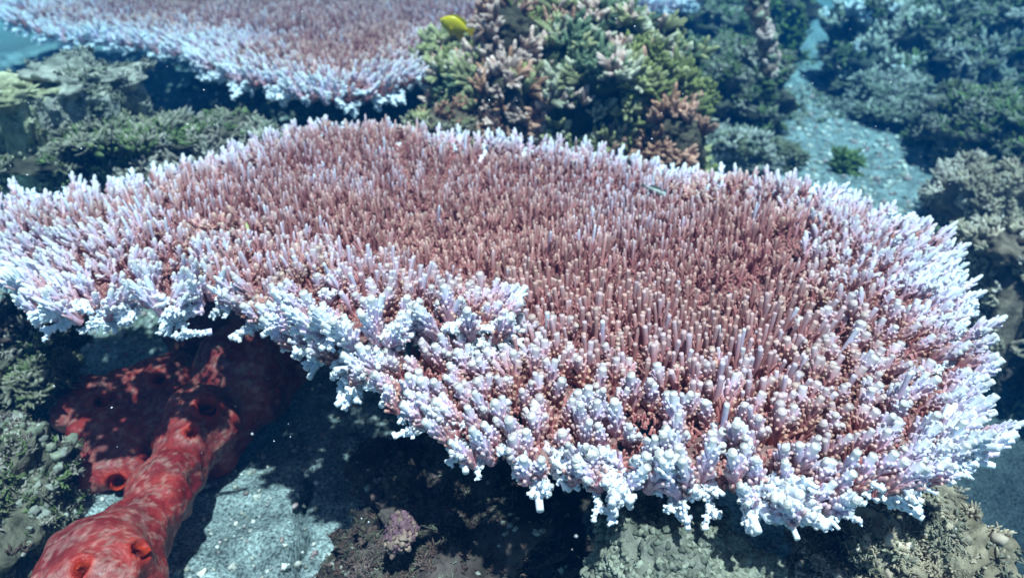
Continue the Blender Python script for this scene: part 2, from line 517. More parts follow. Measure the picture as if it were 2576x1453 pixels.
def plate_mesh(poly, zf, seed, cell=.0055, th=.012, inset=.028, clear=None):
    lo, hi = poly.p.min(0) - .01, poly.p.max(0) + .01
    nx, ny = int((hi[0] - lo[0]) / cell) + 2, int((hi[1] - lo[1]) / cell) + 2
    X, Y = np.meshgrid(lo[0] + np.arange(nx) * cell, lo[1] + np.arange(ny) * cell, indexing='ij')
    q = np.stack([X.ravel(), Y.ravel()], 1)
    q = q + .002 * np.stack([vnoise(np.c_[q, q[:, :1] * 0] * 180, 3), vnoise(np.c_[q, q[:, :1] * 0] * 180, 4)], 1)
    dd, _, _ = poly.query(q)
    hole = fbm(np.c_[q, q[:, :1] * 0], 30, 2, seed + 19)
    ok = (dd > inset) & ~((hole > .34) & (dd < .22)) & ~(hole > .55)
    if clear is not None: ok &= ~clear(q)
    ok = ok.reshape(nx, ny)
    cellok = ok[:-1, :-1] & ok[1:, :-1] & ok[:-1, 1:] & ok[1:, 1:]
    z = zf(q) + fbm(np.c_[q, q[:, :1] * 0], 90, 3, seed + 2) * .0035
    thk = th * (.6 + .4 * sstep(.02, .2, dd))
    N = nx * ny
    V = np.concatenate([np.c_[q, z], np.c_[q, z - thk + fbm(np.c_[q, q[:, :1] * 0], 50, 3, seed + 8) * .006]])
    id_ = np.arange(N).reshape(nx, ny)
    I, J = np.nonzero(cellok)
    a, b, c, d_ = id_[I, J], id_[I + 1, J], id_[I + 1, J + 1], id_[I, J + 1]
    F = [np.stack([a, b, c, d_], 1), np.stack([a, d_, c, b], 1) + N]
    pad = np.pad(cellok, 1)
    for (di, dj, e0, e1) in ((0, -1, 'a', 'b'), (1, 0, 'b', 'c'), (0, 1, 'c', 'd'), (-1, 0, 'd', 'a')):
        m = ~pad[I + 1 + di, J + 1 + dj]
        dct = dict(a=a, b=b, c=c, d=d_)
        p, s = dct[e0][m], dct[e1][m]
        F.append(np.stack([s, p, p + N, s + N], 1))
    F = np.concatenate(F)
    used, inv = np.unique(F, return_inverse=True)
    V = V[used]; F = inv.reshape(F.shape)
    n1 = fbm(V, 25, 3, seed)
    col = lerp(np.array([.13, .06, .055]), np.array([.28, .17, .15]), sstep(-.4, .5, n1)[:, None])
    return V, F, col

def make_table(name, label, base, tiers, plates, n_parts, seed, stalk):
    root = thing(name, label, 'coral', base)
    r = np.random.default_rng(seed)
    for (V, F, c) in plates:
        obj('plate', mesh_from('plate', V, F, c), M_PLATE, root)
    V, F, c = stalk
    obj('stalk', mesh_from('stalk', V, F, c), M_PLATE, root)
    allp = []
    for t in tiers:
        for (k, pl, pos, dirs, sc, ex) in t:
            far = np.linalg.norm(pos - CAM, axis=1) > 1.0
            if k == 'n': allp.append((k, pl, pos, dirs, sc, ex)); continue
            allp.append((k, pl, pos[~far], dirs[~far], sc[~far], ex[~far]))
            allp.append((k, FARP[k], pos[far], dirs[far], sc[far], ex[far]))
    # rank the countable branchlets by how large they show
    cand = []
    for gi, (k, pl, pos, dirs, sc, ex) in enumerate(allp):
        if k in 'rc':
            dist = np.linalg.norm(pos - CAM, axis=1)
            v = pos - CAM
            dep = v @ np.array([0, math.cos(PITCH), -math.sin(PITCH)])
            sx = v[:, 0] / dep / TANH; sy = (v @ np.array([0, math.sin(PITCH), math.cos(PITCH)])) / dep / (TANH * .5634)
            vis = (abs(sx) < 1) & (abs(sy) < 1)
            val = np.where(vis, sc[:, 2] * (1.3 if k == 'r' else 1) / dist, 0)
            cand += [(x, gi, i) for i, x in enumerate(val)]
    cand.sort(reverse=True)
    pick = {}
    for x, gi, i in cand[:n_parts]: pick.setdefault(gi, []).append(i)
    Vs, Fs, Cs, off = [], [], [], 0
    for gi, (k, pl, pos, dirs, sc, ex) in enumerate(allp):
        sel = np.zeros(len(pos), bool); sel[pick.get(gi, [])] = True
        for i in np.nonzero(sel)[0]:
            V, F, c = instance(pl, pos[i:i + 1] * 0, dirs[i:i + 1], sc[i:i + 1], coral_col, ex[i:i + 1], r)
            o = obj('branchlet', mesh_from('branchlet', V, F, c), M_CORAL)
            o.location = pos[i]
            o.parent = root; o.matrix_parent_inverse = root.matrix_basis.inverted()
        m = ~sel
        if not m.any(): continue
        V, F, c = instance(pl, pos[m], dirs[m], sc[m], coral_col, ex[m], r)
        Vs.append(V); Fs.append(F + off); Cs.append(c); off += len(V)
    obj('branchlet_field', mesh_from('branchlet_field', np.concatenate(Vs), np.concatenate(Fs), np.concatenate(Cs)), M_CORAL, root, 'stuff')
    return root

def stalk_mesh(cx, cy, z0, z1, seed, r0=.10, r1=.30):
    n, k = 64, 40
    t = np.linspace(0, 1, k); a = np.linspace(0, 2 * math.pi, n, endpoint=False)
    T, Aa = np.meshgrid(t, a, indexing='ij')
    R = r0 + (r1 - r0) * T ** 3 + .05 * (1 - T) ** 3
    V = np.stack([cx + R * np.cos(Aa), cy + R * np.sin(Aa), z0 + (z1 - z0) * T], -1).reshape(-1, 3)
    nn = fbm(V, 12, 4, seed); o = np.stack([np.cos(Aa), np.sin(Aa), Aa * 0], -1).reshape(-1, 3)
    V = V + o * nn[:, None] * .035
    id_ = np.arange(k * n).reshape(k, n)
    a0, b0 = id_[:-1], np.roll(id_, -1, 1)[:-1]
    F = np.stack([a0, b0, np.roll(id_, -1, 1)[1:], id_[1:]], -1).reshape(-1, 4)
    return V, F, lerp(np.array([.09, .05, .05]), np.array([.2, .14, .12]), (nn * .5 + .5)[:, None])

def outline(pts, zfun, seed, amp=.012):
    q = np.array([P(x, y, zfun(x, y))[:2] for x, y in pts])
    # densify and make it lobed
    out = []
    for i in range(len(q)):
        a, b = q[i], q[(i + 1) % len(q)]
        m = max(1, int(np.linalg.norm(b - a) / .015))
        for j in range(m): out.append(a + (b - a) * j / m)
    out = np.array(out)
    t = np.roll(out, -1, 0) - np.roll(out, 1, 0); t /= np.linalg.norm(t, axis=1)[:, None] + 1e-9
    n = np.stack([t[:, 1], -t[:, 0]], 1)
    return Poly(out + n * (fbm(np.c_[out, out[:, :1] * 0], 22, 2, seed) * amp)[:, None])

# near table
NEAR = [(-260, 500), (-60, 468), (80, 445), (180, 440), (300, 428), (440, 408), (560, 390), (640, 362), (760, 345), (860, 335), (1000, 345),
        (1150, 360), (1300, 365), (1450, 380), (1600, 395), (1700, 420), (1900, 440), (2080, 455), (2190, 500), (2290, 530), (2400, 580),
        (2430, 660), (2440, 730), (2470, 800), (2495, 900), (2510, 990), (2490, 1080), (2515, 1190), (2400, 1240), (2350, 1290), (2270, 1310),
        (2150, 1325), (2060, 1365), (1980, 1325), (1850, 1320), (1760, 1325), (1660, 1285), (1600, 1295), (1530, 1310), (1480, 1265), (1380, 1275),
        (1300, 1240), (1200, 1225), (1150, 1195), (1080, 1165), (1010, 1110), (945, 1080), (920, 990), (850, 1005), (820, 930), (700, 875),
        (610, 800), (570, 765), (480, 772), (420, 820), (330, 795), (210, 830), (90, 815), (30, 735), (-60, 660), (-260, 610)]
NEAR = [(x - (28 if x > 2380 else 0), y - 24 * min(1, max(0, (y - 950) / 150)) if y > 600 else y - (22 if x < 480 else 8)) for x, y in NEAR]
pN = outline(NEAR, lambda x, y: .03 if y < 600 else .0, 5)
LOBE = [(420, 560), (700, 590), (900, 610), (1080, 640), (1190, 690), (1260, 740), (1310, 800), (1318, 860), (1250, 885), (1150, 880), (1040, 870), (960, 900), (860, 880), (740, 830), (650, 780), (590, 720), (500, 690)]
LZ = .036
pB = [np.array(P(x, y, LZ)[:2]) for x, y in [(590, 720), (500, 690), (420, 560), (700, 590), (900, 610), (1080, 640), (1160, 670)]]
def dback(q):
    best = np.full(len(q), 9.)
    for a, b in zip(pB[:-1], pB[1:]):
        t = np.clip(((q[:, :2] - a) @ (b - a)) / ((b - a) @ (b - a)), 0, 1)
        best = np.minimum(best, np.hypot(*(q[:, :2] - a - t[:, None] * (b - a)).T))
    return best
pL = outline(LOBE, lambda x, y: LZ, 9, .008)
def zN(q):
    x, y = q[:, 0], q[:, 1]
    return plate_z(q, 11) - .03 * sstep(.55, .9, x) * sstep(.95, .6, y) - .02 * sstep(.45, .8, -x) + .03 * sstep(1.15, 1.5, y) 
def zL(q):
    return zN(q) + .001 + LZ * sstep(.0, .16, dback(q))
def wfN(q, dd):
    x, y = q[:, 0], q[:, 1]
    scale = .25 + .08 * sstep(.35, .75, x) + .14 * sstep(.35, .75, -x) - .15 * sstep(.95, 1.3, y)
    nz = fbm(np.c_[q, q[:, :1] * 0], 9, 3, 71) * .035
    return np.clip(1 - (dd + nz) / scale, 0, 1)
def wfL(q, dd):
    x = q[:, 0]
    nz = fbm(np.c_[q, q[:, :1] * 0], 9, 3, 72) * .02
    return np.clip(1 - (dd + nz) / .11, 0, 1) * sstep(.03, .12, dback(q)) + .25 * wfN(q, pN.query(q)[0])
inL = lambda q: (pL.query(q)[0] > .035)
rimL = lambda q: dback(q) > .085
tN = build_tier(pN, zN, wfN, 21, clear=inL)
tL = build_tier(pL, zL, wfL, 22, rim_on=rimL)
cz = P(1400, 800, 0)
make_table('table_coral', 'large flat table coral in the foreground, brown pink centre with white branching rim', (cz[0], cz[1] + .15, -.45),
           [tN, tL], [plate_mesh(pN, zN, 31, clear=inL), plate_mesh(pL, zL, 32, inset=.02)], 100, 5, stalk_mesh(cz[0] + .1, cz[1] + .25, -.5, -.012, 3))

# far table
FAR = [(30, 62), (150, 88), (300, 98), (430, 128), (540, 182), (600, 212), (680, 232), (760, 252), (850, 250), (930, 245), (1010, 228), (1100, 190), (1170, 140),
       (1240, 110), (1400, 60), (1560, 25), (1720, 15), (1780, -10), (1600, -30), (1200, -40), (500, -40), (80, -40), (-60, -10)]
FZ = .03
pF = outline(FAR, lambda x, y: FZ, 15)
def zF(q): return FZ - .012 + plate_z(q, 41, .016)
def wfF(q, dd):
    nz = fbm(np.c_[q, q[:, :1] * 0], 8, 3, 73) * .03
    return np.clip(1 - (dd + nz) / (.24 + .10 * sstep(.5, 1.0, -q[:, 0])), 0, 1)
tF = build_tier(pF, zF, wfF, 23, sp=.0155, size=1.2)
cf = P(800, 60, FZ)
make_table('table_coral', 'second table coral behind the foreground one, casting a dark gap above the mossy rocks', (cf[0], cf[1] + .1, -.42),
           [tF], [plate_mesh(pF, zF, 33, cell=.007)], 100, 6, stalk_mesh(cf[0] + .1, cf[1] + .25, -.45, FZ - .02, 4))

# ------------------------------------------------------------------ sea floor
def floor_z(x, y):
    p = np.stack([x, y, x * 0], 1)
    z = -.35 + .02 * np.clip(y - 1.2, 0, 3) + .06 * np.clip(y - 4, 0, 20)
    z = z - .30 * sstep(.55, 1.0, x) * sstep(1.7, 1.1, y)
    z = z + fbm(p, 1.6, 3, 50) * .07 + fbm(p, 9, 4, 51) * .022 + fbm(p, 40, 3, 52) * .006
    # seam in the slab, lower left
    return z
gx = np.r_[np.linspace(-16, -2.3, 24)[:-1], np.linspace(-2.3, 2.3, 620), np.linspace(2.3, 16, 24)[1:]]
gy = np.r_[np.linspace(-8, .3, 20)[:-1], np.linspace(.3, 3.6, 520), np.linspace(3.6, 18, 30)[1:]]
X, Y = np.meshgrid(gx, gy, indexing='ij')
xf, yf = X.ravel(), Y.ravel()
zz = floor_z(xf, yf)
c0, c1 = P(775, 1180, -.35), P(752, 1420, -.35)
t = np.clip((yf - c1[1]) / (c0[1] - c1[1]), -.3, 1.1)
xs = c1[0] + (c0[0] - c1[0]) * t + .006 * np.sin(yf * 60)
seam = np.exp(-((xf - xs) / .007) ** 2) * sstep(-.3, -.2, t) * sstep(1.1, .9, t)
zz = zz - seam * .03
V = np.stack([xf, yf, zz], 1)
idg = np.arange(len(xf)).reshape(len(gx), len(gy))
F = np.stack([idg[:-1, :-1], idg[1:, :-1], idg[1:, 1:], idg[:-1, 1:]], -1).reshape(-1, 4)
n1 = fbm(V * [1, 1, 0], 5, 4, 60); n2 = fbm(V * [1, 1, 0], 45, 3, 61)
col = lerp(np.array([.20, .25, .24]), np.array([.44, .51, .49]), sstep(-.5, .45, n1 * .5 + n2 * .7)[:, None])
col = lerp(col, np.array([.14, .15, .10]), (sstep(.2, .5, n1) * .6)[:, None])
for (ax, ay, sx, sy) in ((2160, 420, .45, .8), (2010, 80, .35, .8), (120, 140, .5, .6), (20, 440, .3, .3), (600, 1300, .2, .12)):
    pc = P(ax, ay, -.30)
    g = np.exp(-((xf - pc[0]) / sx) ** 2 - ((yf - pc[1]) / sy) ** 2)
    col = lerp(col, np.array([.38, .46, .45]) * (.7 + .6 * n2[:, None]), np.clip(g * 1.3, 0, .85)[:, None])
deep_shade = sstep(.55, 1.0, xf) * sstep(1.7, 1.1, yf)
col = lerp(col, np.array([.03, .04, .045]), (deep_shade * .93)[:, None])  # shade of the sunken right floor painted into its colour, almost black
col = col * (1 - .7 * seam)[:, None]
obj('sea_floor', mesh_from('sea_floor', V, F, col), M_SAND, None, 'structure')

# loose rubble and turf on the floor: nobody could count it
P_KNOB = protos(proto_knob, 8, 5)
P_BLADE = protos(proto_blade, 8, 6)
P_BLADE2 = protos(proto_blade, 6, 16, 12)
P_ANT = protos(proto_antler, 8, 7)
P_ANTS = protos(proto_antler, 8, 8, 4, .09, False)
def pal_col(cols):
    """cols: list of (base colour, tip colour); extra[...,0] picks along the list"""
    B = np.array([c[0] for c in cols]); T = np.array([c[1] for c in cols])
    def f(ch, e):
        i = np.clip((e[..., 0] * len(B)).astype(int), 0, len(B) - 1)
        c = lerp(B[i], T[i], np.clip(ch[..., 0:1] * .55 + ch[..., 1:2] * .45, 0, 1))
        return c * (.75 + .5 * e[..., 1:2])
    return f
r = np.random.default_rng(77)
n = 16000
x = r.uniform(-1.9, 2.1, n); y = .4 + 2.8 * r.random(n) ** 1.3
m = ~((x > .6) & (y < 1.7)); x, y = x[m], y[m]; n = len(x)
q = np.stack([x, y, floor_z(x, y) + .002], 1)
V, F, c = instance(P_KNOB, q, np.c_[r.normal(0, .5, (n, 2)), np.ones(n)], r.uniform(.0016, .005, n) * r.uniform(.6, 1.2, n) * (1 + 1.2 * sstep(.9, 1.6, y)),
                   pal_col([((.3, .3, .27), (.6, .62, .57)), ((.2, .2, .16), (.45, .45, .38)), ((.4, .36, .3), (.7, .68, .6)), ((.3, .2, .2), (.5, .38, .36))]),
                   np.stack([r.random(n), r.random(n)], 1), r)
obj('rubble', mesh_from('rubble', V, F, c), M_ROCK, None, 'stuff')
n = 7000
x = r.uniform(-1.9, 2.1, n); y = 1.2 + 2.2 * r.random(n)
m = fbm(np.stack([x, y, x * 0], 1), 4, 3, 60) > -.02
for (ax, ay, rr) in ((2160, 430, .5), (2010, 80, .5), (120, 140, .5), (20, 440, .25)):
    pc = P(ax, ay, -.30); m &= np.hypot(x - pc[0], y - pc[1]) > rr * r.uniform(.6, 1.1, len(x))
x, y = x[m], y[m]; n = len(x)
q = np.stack([x, y, floor_z(x, y)], 1)
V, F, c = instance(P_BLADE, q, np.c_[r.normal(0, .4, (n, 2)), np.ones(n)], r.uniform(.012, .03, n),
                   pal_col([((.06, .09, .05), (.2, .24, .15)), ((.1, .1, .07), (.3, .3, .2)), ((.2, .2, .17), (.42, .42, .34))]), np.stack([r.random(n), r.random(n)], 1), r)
obj('floor_turf', mesh_from('floor_turf', V, F, c), M_TURF, None, 'stuff')

# ------------------------------------------------------------------ reef rocks and soft growth
GREEN = [((.02, .03, .01), (.24, .25, .09)), ((.03, .04, .02), (.38, .36, .18)), ((.05, .05, .03), (.54, .50, .36)), ((.02, .035, .02), (.16, .21, .12))]  # frond bases near black: shade of the gaps put into the colour
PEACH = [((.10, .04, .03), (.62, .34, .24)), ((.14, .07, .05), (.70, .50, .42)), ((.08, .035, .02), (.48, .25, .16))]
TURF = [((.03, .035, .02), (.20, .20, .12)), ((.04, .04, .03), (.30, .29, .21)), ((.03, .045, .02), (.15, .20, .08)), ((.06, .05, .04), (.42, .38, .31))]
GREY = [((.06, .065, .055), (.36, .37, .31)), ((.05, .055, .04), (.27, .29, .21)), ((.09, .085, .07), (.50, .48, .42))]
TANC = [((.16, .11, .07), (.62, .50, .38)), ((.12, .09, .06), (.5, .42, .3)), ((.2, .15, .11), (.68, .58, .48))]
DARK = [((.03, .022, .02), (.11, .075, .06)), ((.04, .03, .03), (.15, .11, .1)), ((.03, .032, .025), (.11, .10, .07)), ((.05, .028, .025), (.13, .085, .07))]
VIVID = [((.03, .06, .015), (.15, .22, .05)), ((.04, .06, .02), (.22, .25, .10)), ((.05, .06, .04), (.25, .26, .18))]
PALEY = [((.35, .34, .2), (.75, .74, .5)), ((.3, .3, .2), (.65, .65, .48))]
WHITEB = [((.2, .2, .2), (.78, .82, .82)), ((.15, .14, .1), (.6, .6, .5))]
def mound(name, label, cat, ctr, rad, body, growth, seed, gname='algae', amp=.44, nsc=1.2, sub=5, group=None, mat=None, rot=0, cull=True):
    """growth: list of (protos, count, smin, smax, palette, min up)"""
    r = np.random.default_rng(seed)
    rad = np.array(rad, float)
    V0, F = ICO[sub]
    cs, sn = math.cos(rot), math.sin(rot)
    Rz = np.array([[cs, -sn, 0], [sn, cs, 0], [0, 0, 1.]])
    nn = fbm(V0 + seed * 3.1, 1.5 * nsc, 3, seed) * amp * 1.5 + fbm(V0 + seed, 5 * nsc, 4, seed + 1, .6) * amp * .8
    V = (V0 * (1 + nn)[:, None] * rad) @ Rz.T
    zb = floor_z(np.array([ctr[0]]), np.array([ctr[1]]))[0] - .03 - ctr[2]      # foot of the rock, relative to its centre
    lowz = V[:, 2].min()
    if zb < lowz and ctr[1] > .9:
        k_ = sstep(0, -.9 * rad[2], V[:, 2]); V[:, 2] = np.where(V[:, 2] < 0, V[:, 2] * (1 + (zb / lowz - 1) * k_), V[:, 2]); V[:, :2] *= (1 + .12 * k_)[:, None]
    fine = fbm(V, 30, 4, seed + 4, .6)
    V = V + V0 * (fine * .012 + np.abs(fbm(V, 13, 3, seed + 5)) * rad[2] * .5 - rad[2] * .1)[:, None]
    cc = lerp(np.array(body[0]), np.array(body[1]), sstep(-.5, .5, fine * .7 + fbm(V, 9, 3, seed + 6) * .6)[:, None])
    base = np.array([ctr[0], ctr[1], ctr[2] - rad[2] * .8])
    root = thing(name, label, cat, base, group)
    off = np.array(ctr) - base
    o = obj('rock_base' if cat == 'rock' else 'coral_base', mesh_from('base', V + off, F, cc), mat or M_ROCK); o.parent = root
    tri = V[F]
    nrm = np.cross(tri[:, 1] - tri[:, 0], tri[:, 2] - tri[:, 0]); ar = np.linalg.norm(nrm, axis=1); nrm /= ar[:, None] + 1e-12
    tocam = CAM - (tri.mean(1) + ctr); tocam /= np.linalg.norm(tocam, axis=1)[:, None]
    for (pl, cnt, s0, s1, pal, up) in growth:
        wgt = ar * (nrm[:, 2] > up) * (((nrm * tocam).sum(1) > -.35) if cull else 1)
        clump = fbm(tri.mean(1) + seed, 14, 2, seed + 12 + len(pal))
        wgt = wgt * np.clip(.45 + clump * 2.4, .08, 2)
        wgt = wgt / wgt.sum()
        k = r.choice(len(F), cnt, p=wgt)
        a, b = r.random(cnt), r.random(cnt); fl = a + b > 1; a[fl] = 1 - a[fl]; b[fl] = 1 - b[fl]
        pos = tri[k, 0] + (tri[k, 1] - tri[k, 0]) * a[:, None] + (tri[k, 2] - tri[k, 0]) * b[:, None]
        hue = np.clip(fbm(pos + seed, 7, 2, seed + 8) * .9 + .5 + r.normal(0, .12, cnt), 0, .999)
        dirs = nrm[k] * .8 + np.array([0, 0, .5]) + r.normal(0, .3, (cnt, 3))
        big = 1 + .4 * fbm(pos, 12, 2, seed + 9)
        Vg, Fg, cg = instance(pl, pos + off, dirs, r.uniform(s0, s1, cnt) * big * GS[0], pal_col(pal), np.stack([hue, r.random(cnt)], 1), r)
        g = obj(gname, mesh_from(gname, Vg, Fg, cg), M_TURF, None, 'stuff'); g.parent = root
    return root
GS = [1.0]
def MG(px, py, Yd, hw, hh, depth=None):
    """like MD, but far enough back for its foot to stand on the floor"""
    Y2 = min(3.6, P(px, py + hh * .9, -.33)[1]); k = Y2 / (Yd * 1.13)
    GS[0] = k
    m = pxm(Y2, py)
    return A(px, py, Y2), (hw * m, (depth * k if depth else hw * m * .8), hh * m * 1.05)
def MD(px, py, Yd, hw, hh, depth=None):
    GS[0] = 1.0
    if py < 900: Yd *= 1.13
    m = pxm(Yd, py)
    return A(px, py, Yd), (hw * m, (depth or hw * m * .8), hh * m * 1.05)
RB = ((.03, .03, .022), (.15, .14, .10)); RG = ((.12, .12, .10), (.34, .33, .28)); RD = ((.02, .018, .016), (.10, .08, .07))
# centre: leafy green coral with peach patches
c_, r_ = MD(1430, 235, 1.72, 300, 165, .22)
mound('leafy_coral', 'bushy olive green coral with antler shaped lobes, filling the middle behind the foreground table', 'coral', c_, r_, ((.03, .04, .02), (.10, .12, .06)),  # body kept dark, painting in the shade between the lobes
      [(P_ANT, 1300, .026, .056, GREEN, -.3), (P_ANT, 220, .026, .056, PEACH[:2] + GREEN[1:2], .1)], 101, 'frond', .22)
c_, r_ = MD(1275, 75, 1.66, 70, 48, .08)
mound('branching_coral', 'peach branching coral just right of the yellow fish', 'coral', c_, r_, ((.03, .03, .02), (.11, .09, .06)), [(P_ANT, 150, .028, .052, PEACH, -.2)], 102, 'branch', .2)
c_, r_ = MD(1275, 235, 1.52, 62, 45, .06)
mound('branching_coral', 'peach branching coral low on the left side of the green bushy coral', 'coral', c_, r_, ((.03, .03, .02), (.11, .09, .06)), [(P_ANT, 110, .026, .05, PEACH, -.2)], 103, 'branch', .2)
c_, r_ = MD(1690, 335, 1.48, 75, 48, .07)
mound('branching_coral', 'brown orange branching coral between the green bushy coral and the mossy lump', 'coral', c_, r_, ((.03, .03, .02), (.11, .09, .06)), [(P_ANT, 130, .024, .046, [PEACH[0], PEACH[2]], -.2)], 104, 'branch', .2)
c_, r_ = MD(1130, 330, 1.5, 100, 50, .10)
mound('branching_coral', 'small dull brown and green coral in the shade left of the bushy coral', 'coral', c_, r_, ((.05, .04, .03), (.16, .12, .08)), [(P_ANT, 260, .012, .024, [PEACH[2], GREEN[1], GREEN[2]], -.2)], 105, 'branch', .3)
# right of centre
c_, r_ = MG(1840, 240, 1.72, 125, 100, .16)
mound('reef_rock', 'round rock lump thick with curly green brown algae, red specks on its flank', 'rock', c_, r_, RB, [(P_BLADE, 900, .012, .026, TURF, -.3), (P_ANTS, 350, .010, .018, VIVID, 0), (P_KNOB, 5, .003, .005, [((.25, .03, .02), (.35, .06, .04))], -.2)], 106)
c_, r_ = MG(1840, 385, 1.45, 130, 42, .11)
mound('reef_rock', 'low grey green rock just behind the right back rim of the foreground coral', 'rock', c_, r_, RG, [(P_BLADE, 700, .010, .022, GREY + TURF[:1], -.2)], 107)
c_, r_ = MG(1760, 75, 2.15, 150, 70, .2)
mound('reef_rock', 'dark green mossy rock behind the bushy coral at the top edge', 'rock', c_, r_, RB, [(P_BLADE, 900, .014, .03, TURF + VIVID[:1], -.3)], 108)
c_, r_ = MG(1960, 60, 2.3, 60, 110, .15)
mound('reef_rock', 'bright green rock right behind the upright dead branch', 'rock', c_, r_, RB, [(P_BLADE, 600, .014, .03, VIVID, -.3)], 118)
c_, r_ = MG(2200, 130, 2.0, 110, 105, .16)
mound('reef_rock', 'tall dark rock with pale white branching coral along its top', 'rock', c_, r_, ((.02, .025, .02), (.10, .11, .08)), [(P_BLADE, 500, .014, .028, TURF, -.3), (P_ANT, 150, .028, .045, WHITEB, .55)], 109)
c_, r_ = MG(2410, 120, 2.1, 175, 100, .28)
mound('reef_rock', 'long shaggy grey green rock in the top right corner', 'rock', c_, r_, RB, [(P_BLADE, 1300, .016, .034, GREY + TURF, -.3), (P_ANT, 100, .02, .04, WHITEB[1:] + GREY, .2)], 110)
c_, r_ = MG(2235, 262, 1.72, 85, 45, .12)
mound('reef_rock', 'soft grey lump covered in fuzzy algae above the turquoise sand patch', 'rock', c_, r_, RG, [(P_BLADE, 900, .010, .022, GREY, -.3)], 111)
c_, r_ = MG(2480, 330, 1.6, 125, 85, .18)
mound('reef_rock', 'rock covered with bright leaf green algae at the right edge', 'rock', c_, r_, RB, [(P_BLADE, 600, .012, .024, TURF, -.3), (P_ANTS, 700, .010, .02, VIVID, -.2)], 112)
c_, r_ = MG(2480, 500, 1.38, 90, 75, .12)
mound('branching_coral', 'pale tan finger coral standing at the right edge', 'coral', c_, r_, ((.1, .08, .06), (.25, .2, .15)), [(P_ANT, 420, .014, .026, TANC, -.3)], 113, 'branch')
c_, r_ = MD(2560, 640, 1.25, 110, 60, .12)
mound('branching_coral', 'spreading tan coral below the finger coral, right edge', 'coral', c_, r_, ((.08, .06, .05), (.22, .17, .12)), [(P_ANT, 420, .014, .026, TANC, -.3)], 114, 'branch')
c_, r_ = MD(2590, 830, 1.22, 100, 120, .14)
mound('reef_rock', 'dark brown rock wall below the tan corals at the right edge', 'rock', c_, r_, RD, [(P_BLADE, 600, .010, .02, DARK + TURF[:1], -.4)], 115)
c_, r_ = MG(2125, 415, 1.42, 22, 20, .02)
mound('algae_sprig', 'tiny bright green algae sprig alone beside the turquoise sand', 'algae', c_, r_, ((.04, .08, .02), (.1, .16, .05)), [(P_ANTS, 26, .016, .026, [((.04, .07, .02), (.17, .23, .07))], -.3)], 116, 'frond')
# left of centre
c_, r_ = MD(250, 375, 1.38, 300, 62, .13)
mound('reef_rock', 'wide mossy rock on the left between the two table corals', 'rock', c_, r_, RB, [(P_BLADE, 2200, .012, .026, TURF, -.3), (P_ANTS, 500, .01, .018, GREY, -.1)], 120, sub=6)
c_, r_ = MD(540, 350, 1.42, 120, 52, .09)
mound('reef_rock', 'brown tufted rock right of the wide mossy one, under the far table coral', 'rock', c_, r_, RB, [(P_BLADE, 900, .011, .022, TURF + GREY[1:2], -.3)], 121)
c_, r_ = MD(50, 235, 1.34, 85, 34, .08)
mound('branching_coral', 'pale yellow coral clump at the left edge below the far table tip', 'coral', c_, r_, ((.25, .25, .14), (.5, .5, .32)), [(P_ANTS, 240, .014, .026, PALEY, -.2)], 122, 'branch')
c_, r_ = MD(190, 205, 1.44, 130, 44, .12)
mound('reef_rock', 'pale sandy hump in front of the dark gap, upper left', 'rock', c_, r_, ((.14, .15, .12), (.36, .36, .30)), [(P_BLADE, 800, .007, .015, GREY, -.3)], 123)
# lower left
c_, r_ = MD(30, 925, 1.0, 120, 90, .14)
mound('reef_rock', 'dark weedy rock under the left lobe of the foreground coral', 'rock', c_, r_, RB, [(P_BLADE, 1100, .007, .015, TURF + DARK[:1], -.3)], 124)
c_, r_ = MD(0, 1270, .74, 140, 120, .12)
mound('reef_rock', 'brown speckled rubble rock in the lower left corner beside the red sponge', 'rock', c_, r_, RB, [(P_BLADE, 1200, .005, .011, TURF + DARK, -.3), (P_KNOB, 300, .004, .009, GREY, 0)], 125)
# bottom
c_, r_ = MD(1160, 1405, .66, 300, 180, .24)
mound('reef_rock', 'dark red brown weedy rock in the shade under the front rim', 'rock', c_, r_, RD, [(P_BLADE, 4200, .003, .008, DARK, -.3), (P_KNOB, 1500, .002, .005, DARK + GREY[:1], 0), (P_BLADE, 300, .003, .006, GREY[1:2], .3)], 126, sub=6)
c_, r_ = MD(1010, 1335, .58, 22, 20, .016)
mound('reef_rock', 'small knob of mauve and orange crust on the dark rock', 'rock', c_, r_, ((.08, .04, .045), (.2, .13, .12)), [(P_KNOB, 160, .0015, .005, [((.08, .03, .05), (.19, .11, .13)), ((.12, .08, .05), (.28, .2, .16))], -.3)], 127, 'crust')
c_, r_ = MD(1700, 1455, .49, 210, 130, .09)
mound('reef_rock', 'pale green grey bumpy boulder at the bottom edge below the front rim', 'rock', c_, r_, ((.06, .07, .055), (.19, .20, .16)), [(P_KNOB, 6000, .0012, .0038, [((.05, .06, .05), (.27, .29, .22)), ((.04, .045, .035), (.14, .16, .12))], -.2)], 128, 'crust', .18, sub=6)
c_, r_ = MD(2290, 1460, .58, 220, 150, .14)
mound('reef_rock', 'tan shaggy rock in the lower right under the coral rim', 'rock', c_, r_, ((.1, .08, .05), (.34, .29, .2)), [(P_BLADE, 4200, .004, .009, TANC[1:2] + TURF[1:2] + TURF[3:], -.5), (P_KNOB, 500, .003, .007, TANC, 0)], 129, sub=6)
c_, r_ = MD(2350, 1330, .66, 90, 60, .09)
mound('reef_rock', 'tan rock shoulder poking out right below the lower right white branches', 'rock', c_, r_, ((.14, .11, .07), (.38, .33, .24)), [(P_BLADE, 700, .005, .010, TANC[1:2] + TURF[3:], -.3)], 130)

